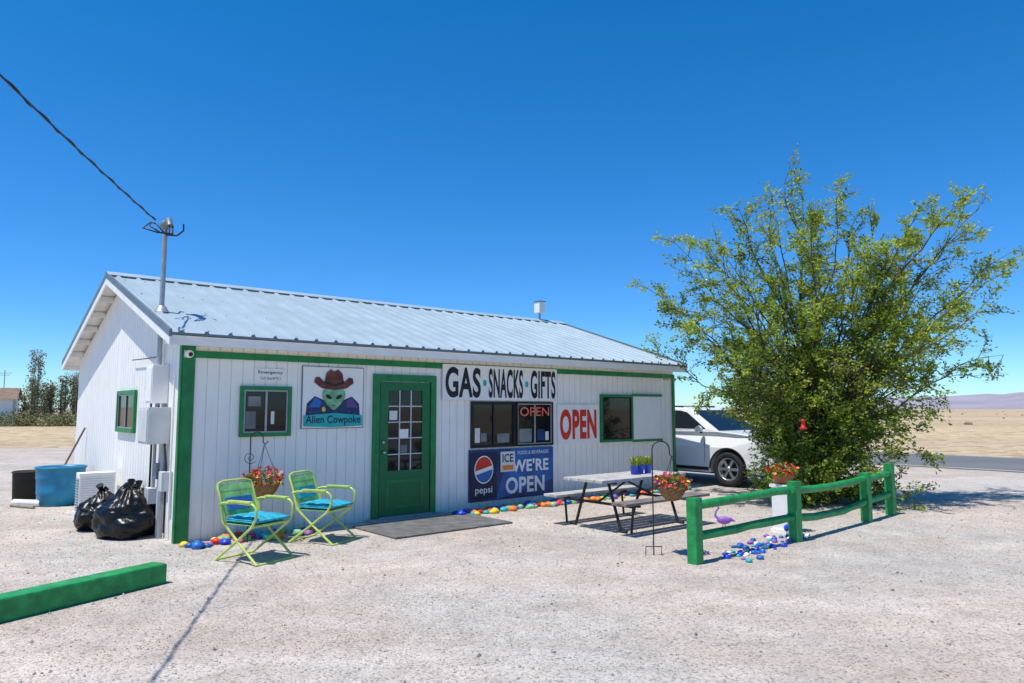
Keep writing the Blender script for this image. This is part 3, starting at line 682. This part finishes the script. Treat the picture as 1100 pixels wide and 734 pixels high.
# ------------------------------------------------------------------ ground
def groundmat(name,cols,big,fine,bstr,bdist,tracks=False):
    m=bpy.data.materials.new(name); m.use_nodes=True; nt=m.node_tree; n=nt.nodes; l=nt.links; b=n['Principled BSDF']
    tc=n.new('ShaderNodeTexCoord')
    def nz(sc,det=8,ro=.6,src=None):
        q=n.new('ShaderNodeTexNoise'); q.inputs['Scale'].default_value=sc; q.inputs['Detail'].default_value=det; q.inputs['Roughness'].default_value=ro
        l.new(src or tc.outputs['Object'],q.inputs['Vector']); return q
    def mul(a_,b2,f=1):
        x_=n.new('ShaderNodeMixRGB'); x_.blend_type='MULTIPLY'; x_.inputs[0].default_value=f; l.new(a_,x_.inputs[1]); l.new(b2,x_.inputs[2]); return x_.outputs[0]
    def ramp(src,p0,c0,p1,c1):
        r_=n.new('ShaderNodeValToRGB'); e=r_.color_ramp.elements; e[0].position=p0; e[1].position=p1; e[0].color=(*c0,1); e[1].color=(*c1,1); l.new(src,r_.inputs[0]); return r_
    a=nz(big,5); r=ramp(a.outputs['Fac'],.40,cols[0],.60,cols[1])
    v=n.new('ShaderNodeTexVoronoi'); v.inputs['Scale'].default_value=fine; l.new(tc.outputs['Object'],v.inputs['Vector'])
    bw=n.new('ShaderNodeSeparateColor'); l.new(v.outputs['Color'],bw.inputs[0])
    r2=ramp(bw.outputs[0],0,(.50,.49,.48),1,(1.28,1.27,1.26)); e=r2.color_ramp.elements.new(.25); e.color=(.94,.935,.93,1)
    out=mul(r.outputs[0],r2.outputs[0],.75)
    c=nz(2.0,10,.8); r3=ramp(c.outputs['Fac'],.36,(.80,.79,.78),.64,(1.10,1.10,1.10)); out=mul(out,r3.outputs[0])
    if tracks:
        # faint wheel-worn bands, broken up by a warped lookup
        wn=nz(.25,3,.5); wm=n.new('ShaderNodeMixRGB'); wm.blend_type='ADD'; wm.inputs[0].default_value=1; wsc=n.new('ShaderNodeVectorMath'); wsc.operation='SCALE'; wsc.inputs['Scale'].default_value=4.0
        l.new(wn.outputs['Color'],wsc.inputs[0]); l.new(tc.outputs['Object'],wm.inputs[1]); l.new(wsc.outputs[0],wm.inputs[2])
        for ang,sc,lo_ in ((.75,(.12,.8,1),.92),(-.5,(.12,.7,1),.93)):
            mp=n.new('ShaderNodeMapping'); mp.vector_type='POINT'; mp.inputs['Rotation'].default_value=(0,0,ang); mp.inputs['Scale'].default_value=sc; l.new(wm.outputs[0],mp.inputs[0])
            tn=nz(1.0,5,.6,mp.outputs[0]); rt=ramp(tn.outputs['Fac'],.40,(lo_,lo_*.99,lo_*.98),.60,(1.03,1.03,1.03)); out=mul(out,rt.outputs[0])
    l.new(out,b.inputs['Base Color']); b.inputs['Roughness'].default_value=.95; b.inputs['Specular IOR Level'].default_value=.1
    ad=n.new('ShaderNodeMath'); ad.operation='MULTIPLY_ADD'; ad.inputs[1].default_value=-.8; l.new(v.outputs['Distance'],ad.inputs[0]); l.new(c.outputs['Fac'],ad.inputs[2])
    bp=n.new('ShaderNodeBump'); bp.inputs['Strength'].default_value=bstr; bp.inputs['Distance'].default_value=bdist; l.new(ad.outputs[0],bp.inputs['Height']); l.new(bp.outputs[0],b.inputs['Normal'])
    return m
M['gravel']=groundmat('gravel',((.535,.455,.39),(.485,.45,.41)),.30,62,.6,.012,True)
M['desert']=groundmat('desert',((.52,.40,.25),(.44,.34,.22)),.03,2,.3,.05)
m=MB(); R_=9000; m.add([(-R_,-R_,0),(R_,-R_,0),(R_,R_,0),(-R_,R_,0)],[(0,1,2,3)],'desert'); m.build('desert_ground')
m=MB(); pts=[]
def edge(a,b_,n,amp):
    for i in range(n):
        t=i/n; q=Vector(a).lerp(Vector(b_),t); k=noise.noise(Vector((q.x*.15,q.y*.15,3)))*amp+noise.noise(Vector((q.x*.8,q.y*.8,9)))*amp*.25
        d_=(Vector(b_)-Vector(a)).normalized(); pts.append((q.x-d_.y*k,q.y+d_.x*k,.004))
c=[tuple(B(-45,-45)),tuple(B(19.3,-45)),tuple(B(19.3,24)),tuple(B(-45,30))]
edge(c[0],c[1],40,1.5); edge(c[1],c[2],90,.5); edge(c[2],c[3],90,2.5); edge(c[3],c[0],60,2)
m.add(pts,[tuple(range(len(pts)))],'gravel'); m.build('gravel_lot')
m=MB(); m.box(19.5,26,-400,400,-.2,.012,'asphalt'); 
for xa,xb in ((19.75,19.88),(25.6,25.73)): m.add([(xa,-400,.016),(xb,-400,.016),(xb,400,.016),(xa,400,.016)],[(0,1,2,3)],'line')
m.build('road',B(0,0),RZ)
N=30000; th=rng.uniform(-.68,.68,N); rr=3.6+rng.power(1.4,N)*9; X_=rr*np.tan(th)*.95; Y_=rr
sz=rng.uniform(.0035,.0075,N)*(1+1.4*(rng.random(N)<.04))
so=(X_-CX)*math.sin(A)+(Y_-CY)*math.cos(A); vo=-(X_-CX)*math.cos(A)+(Y_-CY)*math.sin(A)
keep=~((so>-.1)&(vo>-.1)) ; keep&=~((so>2.1)&(so<4.2)&(vo>-1.55)&(vo<0))
X_,Y_,sz=X_[keep],Y_[keep],sz[keep]; N=len(X_)
oc=np.array([(1,0,0),(0,1,0),(-1,0,0),(0,-1,0),(0,0,.8),(0,0,-.5)])
V_=np.repeat(oc[None],N,0)*rng.uniform(.6,1.3,(N,6,1))*sz[:,None,None]
an=rng.uniform(0,6.28,N); ca,sa=np.cos(an)[:,None],np.sin(an)[:,None]
V2=np.stack([V_[...,0]*ca-V_[...,1]*sa+X_[:,None],V_[...,0]*sa+V_[...,1]*ca+Y_[:,None],V_[...,2]+.005+sz[:,None]*.2],-1).reshape(-1,3)
ft=np.array([(0,1,4),(1,2,4),(2,3,4),(3,0,4),(1,0,5),(2,1,5),(3,2,5),(0,3,5)])
F_=(ft[None]+np.arange(N)[:,None,None]*6).reshape(-1,3)
me=bpy.data.meshes.new('loose_gravel'); me.from_pydata(V2.tolist(),[],F_.tolist())
for k in ('stone1','stone2','stone3'): me.materials.append(M[k])
me.polygons.foreach_set('material_index',np.repeat(rng.choice([0,1,2],N,p=[.48,.40,.12]),8).astype(np.int32)); me.update()
scn.collection.objects.link(bpy.data.objects.new('loose_gravel',me))
# ------------------------------------------------------------------ background
m=MB(); n=160; vs=[];fs=[]; R0=3200
for i in range(n+1):
    az=math.radians(-60+135*i/n)
    base=8+ max(0,min(1,(math.degrees(az)-16)/16))*80
    if math.degrees(az)<10: base=10
    hgt=base*(.75+.6*noise.noise(Vector((i*.11,1,0)))+.25*noise.noise(Vector((i*.45,5,0))))
    for k,(rr_,hh) in enumerate(((R0,-2),(R0+250,hgt*.35),(R0+600,hgt*.8),(R0+900,hgt),(R0+1500,0))):
        vs.append((rr_*math.sin(az),rr_*math.cos(az),hh*(1+.25*noise.noise(Vector((i*.3,k*2,2)))) if 0<k<3 else hh))
for i in range(n):
    for k in range(4): a=i*5+k; fs.append((a,a+5,a+6,a+1))
m.add(vs,fs,'hill',True); m.build('distant_hills')
m=MB()
for i in range(700):
    az=math.radians(random.uniform(-45,48)); dd=random.uniform(60,150) if random.random()<.15 else random.uniform(150,800)
    x,y=dd*math.tan(az),dd
    s_=(x-CX)*math.sin(A)+(y-CY)*math.cos(A)
    if 17<s_<29: continue
    r0=random.uniform(.15,.45)
    for k in range(5):
        a=random.uniform(0,6.28); q=(x+r0*.5*math.cos(a),y+r0*.5*math.sin(a),r0*.3)
        m.ell(q,(r0*.5,r0*.5,r0*.45),'scrub',5,4,.8,random.random()*30,smooth=False)
m.build('desert_scrub')
def shed(name,loc,rz,w_,d_,h,kr):
    m=MB(); m.box(-w_/2,w_/2,-d_/2,d_/2,0,h,'signwhite'); rh=d_*.22
    m.add([(-w_/2-.3,-d_/2-.3,h-.05),(w_/2+.3,-d_/2-.3,h-.05),(w_/2+.3,0,h+rh),(-w_/2-.3,0,h+rh),(w_/2+.3,d_/2+.3,h-.05),(-w_/2-.3,d_/2+.3,h-.05)],[(0,1,2,3),(3,2,4,5)],kr)
    m.add([(-w_/2,-d_/2,h+.005),(-w_/2,d_/2,h+.005),(-w_/2,0,h+rh-.08)],[(0,2,1)],'signwhite'); m.add([(w_/2,-d_/2,h+.005),(w_/2,d_/2,h+.005),(w_/2,0,h+rh-.08)],[(0,1,2)],'signwhite')
    m.box(w_*.1,w_*.1+1,-d_/2-.03,-d_/2-.004,0,2,'boxgrey'); m.box(-w_*.3,-w_*.3+1.2,-d_/2-.03,-d_/2-.004,1,2,'glass')
    m.build(name,loc,rz)
shed('white_shed',(-51.8,69,0),.5,6.5,5,2.6,'brownroof')
m=MB(); m.tube([(0,0,0),(0,0,5.5)],.04,'grey',5); m.tube([(-.7,0,5.2),(.7,0,5.2)],.03,'grey',4); m.tube([(-.5,0,5.0),(.5,0,5.0)],.03,'grey',4); m.build('antenna',(-50.6,71,0))
m=MB()
for i in range(26):
    x=-48.2+i*.38+random.uniform(-.3,.3); y=71+random.uniform(-2,2); h=random.uniform(3.4,5.6)
    if i in(3,4): h=7.4
    m.tube([(x,y,0),(x+random.gauss(0,.1),y,h*.5),(x+random.gauss(0,.2),y,h)],[.09,.06,.01],'drybark',5)
    for k in range(70):
        z=h*random.uniform(.08,.95); a=random.uniform(0,6.28); ln=random.uniform(.4,1.3)*(1-.55*z/h); 
        q=Vector((x,y,z)); q2=q+Vector((math.cos(a)*ln*.55,math.sin(a)*ln*.55,ln*.9)); m.tube([q,q2],[.024,.008],'drybark',3,cap=False)
        foliage(m,tuple(q.lerp(q2,.7)),(.4,.4,.45),8,['leafdry','leafdry','leafdry','leaf3'],.10)
m.build('poplar_row')
m=MB()
for i in range(60):
    x=-48+random.uniform(-1,12); m_=random.uniform(.6,1.4); foliage(m,(x,68+random.uniform(-2,2),m_*.5),(m_,m_,m_*.7),90,['leafdry','leafdry','leaf3'],.12)
m.build('brush_thicket')
# ------------------------------------------------------------------ light, sky, camera
el=math.radians(70); sh=Vector((.84,.54,0)).normalized()
sd=Vector((sh.x*math.cos(el),sh.y*math.cos(el),-math.sin(el)))
sun=bpy.data.lights.new('sun','SUN'); sun.energy=5.0; sun.angle=math.radians(.5); sun.color=(1,.965,.90)
so_=bpy.data.objects.new('sun',sun); scn.collection.objects.link(so_); so_.rotation_euler=sd.to_track_quat('-Z','Y').to_euler()
wd_=bpy.data.worlds.new('World'); scn.world=wd_; wd_.use_nodes=True; nt=wd_.node_tree; l=nt.links
sk=nt.nodes.new('ShaderNodeTexSky'); sk.sky_type='NISHITA'; sk.sun_disc=False; sk.sun_elevation=el; sk.sun_rotation=math.atan2(-sh.x,-sh.y)
sk.altitude=1500; sk.air_density=1.0; sk.dust_density=.1; sk.ozone_density=2.5
STR=.12
hs=nt.nodes.new('ShaderNodeHueSaturation'); hs.inputs['Saturation'].default_value=1.4; hs.inputs['Value'].default_value=1.45
l.new(sk.outputs[0],hs.inputs['Color'])
# blue tint multiplied into the sky, dimming the band near the horizon
tc=nt.nodes.new('ShaderNodeTexCoord'); sp=nt.nodes.new('ShaderNodeSeparateXYZ'); l.new(tc.outputs['Generated'],sp.inputs[0])
rp=nt.nodes.new('ShaderNodeValToRGB'); e=rp.color_ramp.elements; e[0].position=0; e[0].color=(.50,.72,.92,1); e[1].position=.5; e[1].color=(1,1,1,1)
k=e.new(.12); k.color=(.52,.76,.98,1); k=e.new(.28); k.color=(.75,.90,1,1)
l.new(sp.outputs['Z'],rp.inputs[0])
mu=nt.nodes.new('ShaderNodeMixRGB'); mu.blend_type='MULTIPLY'; mu.inputs[0].default_value=1; l.new(hs.outputs[0],mu.inputs[1]); l.new(rp.outputs[0],mu.inputs[2])
bg=nt.nodes['Background']; bg.inputs[1].default_value=STR; l.new(mu.outputs[0],bg.inputs[0])
cam=bpy.data.cameras.new('camera'); co=bpy.data.objects.new('camera',cam); scn.collection.objects.link(co)
cam.sensor_width=36; cam.lens=36*764.6/1100; cam.clip_end=20000; cam.clip_start=.05
co.location=(0,0,1.65); co.rotation_euler=(math.pi/2+.0942,0,0); scn.camera=co
scn.view_settings.view_transform='Standard'; scn.view_settings.look='None'; scn.view_settings.exposure=0
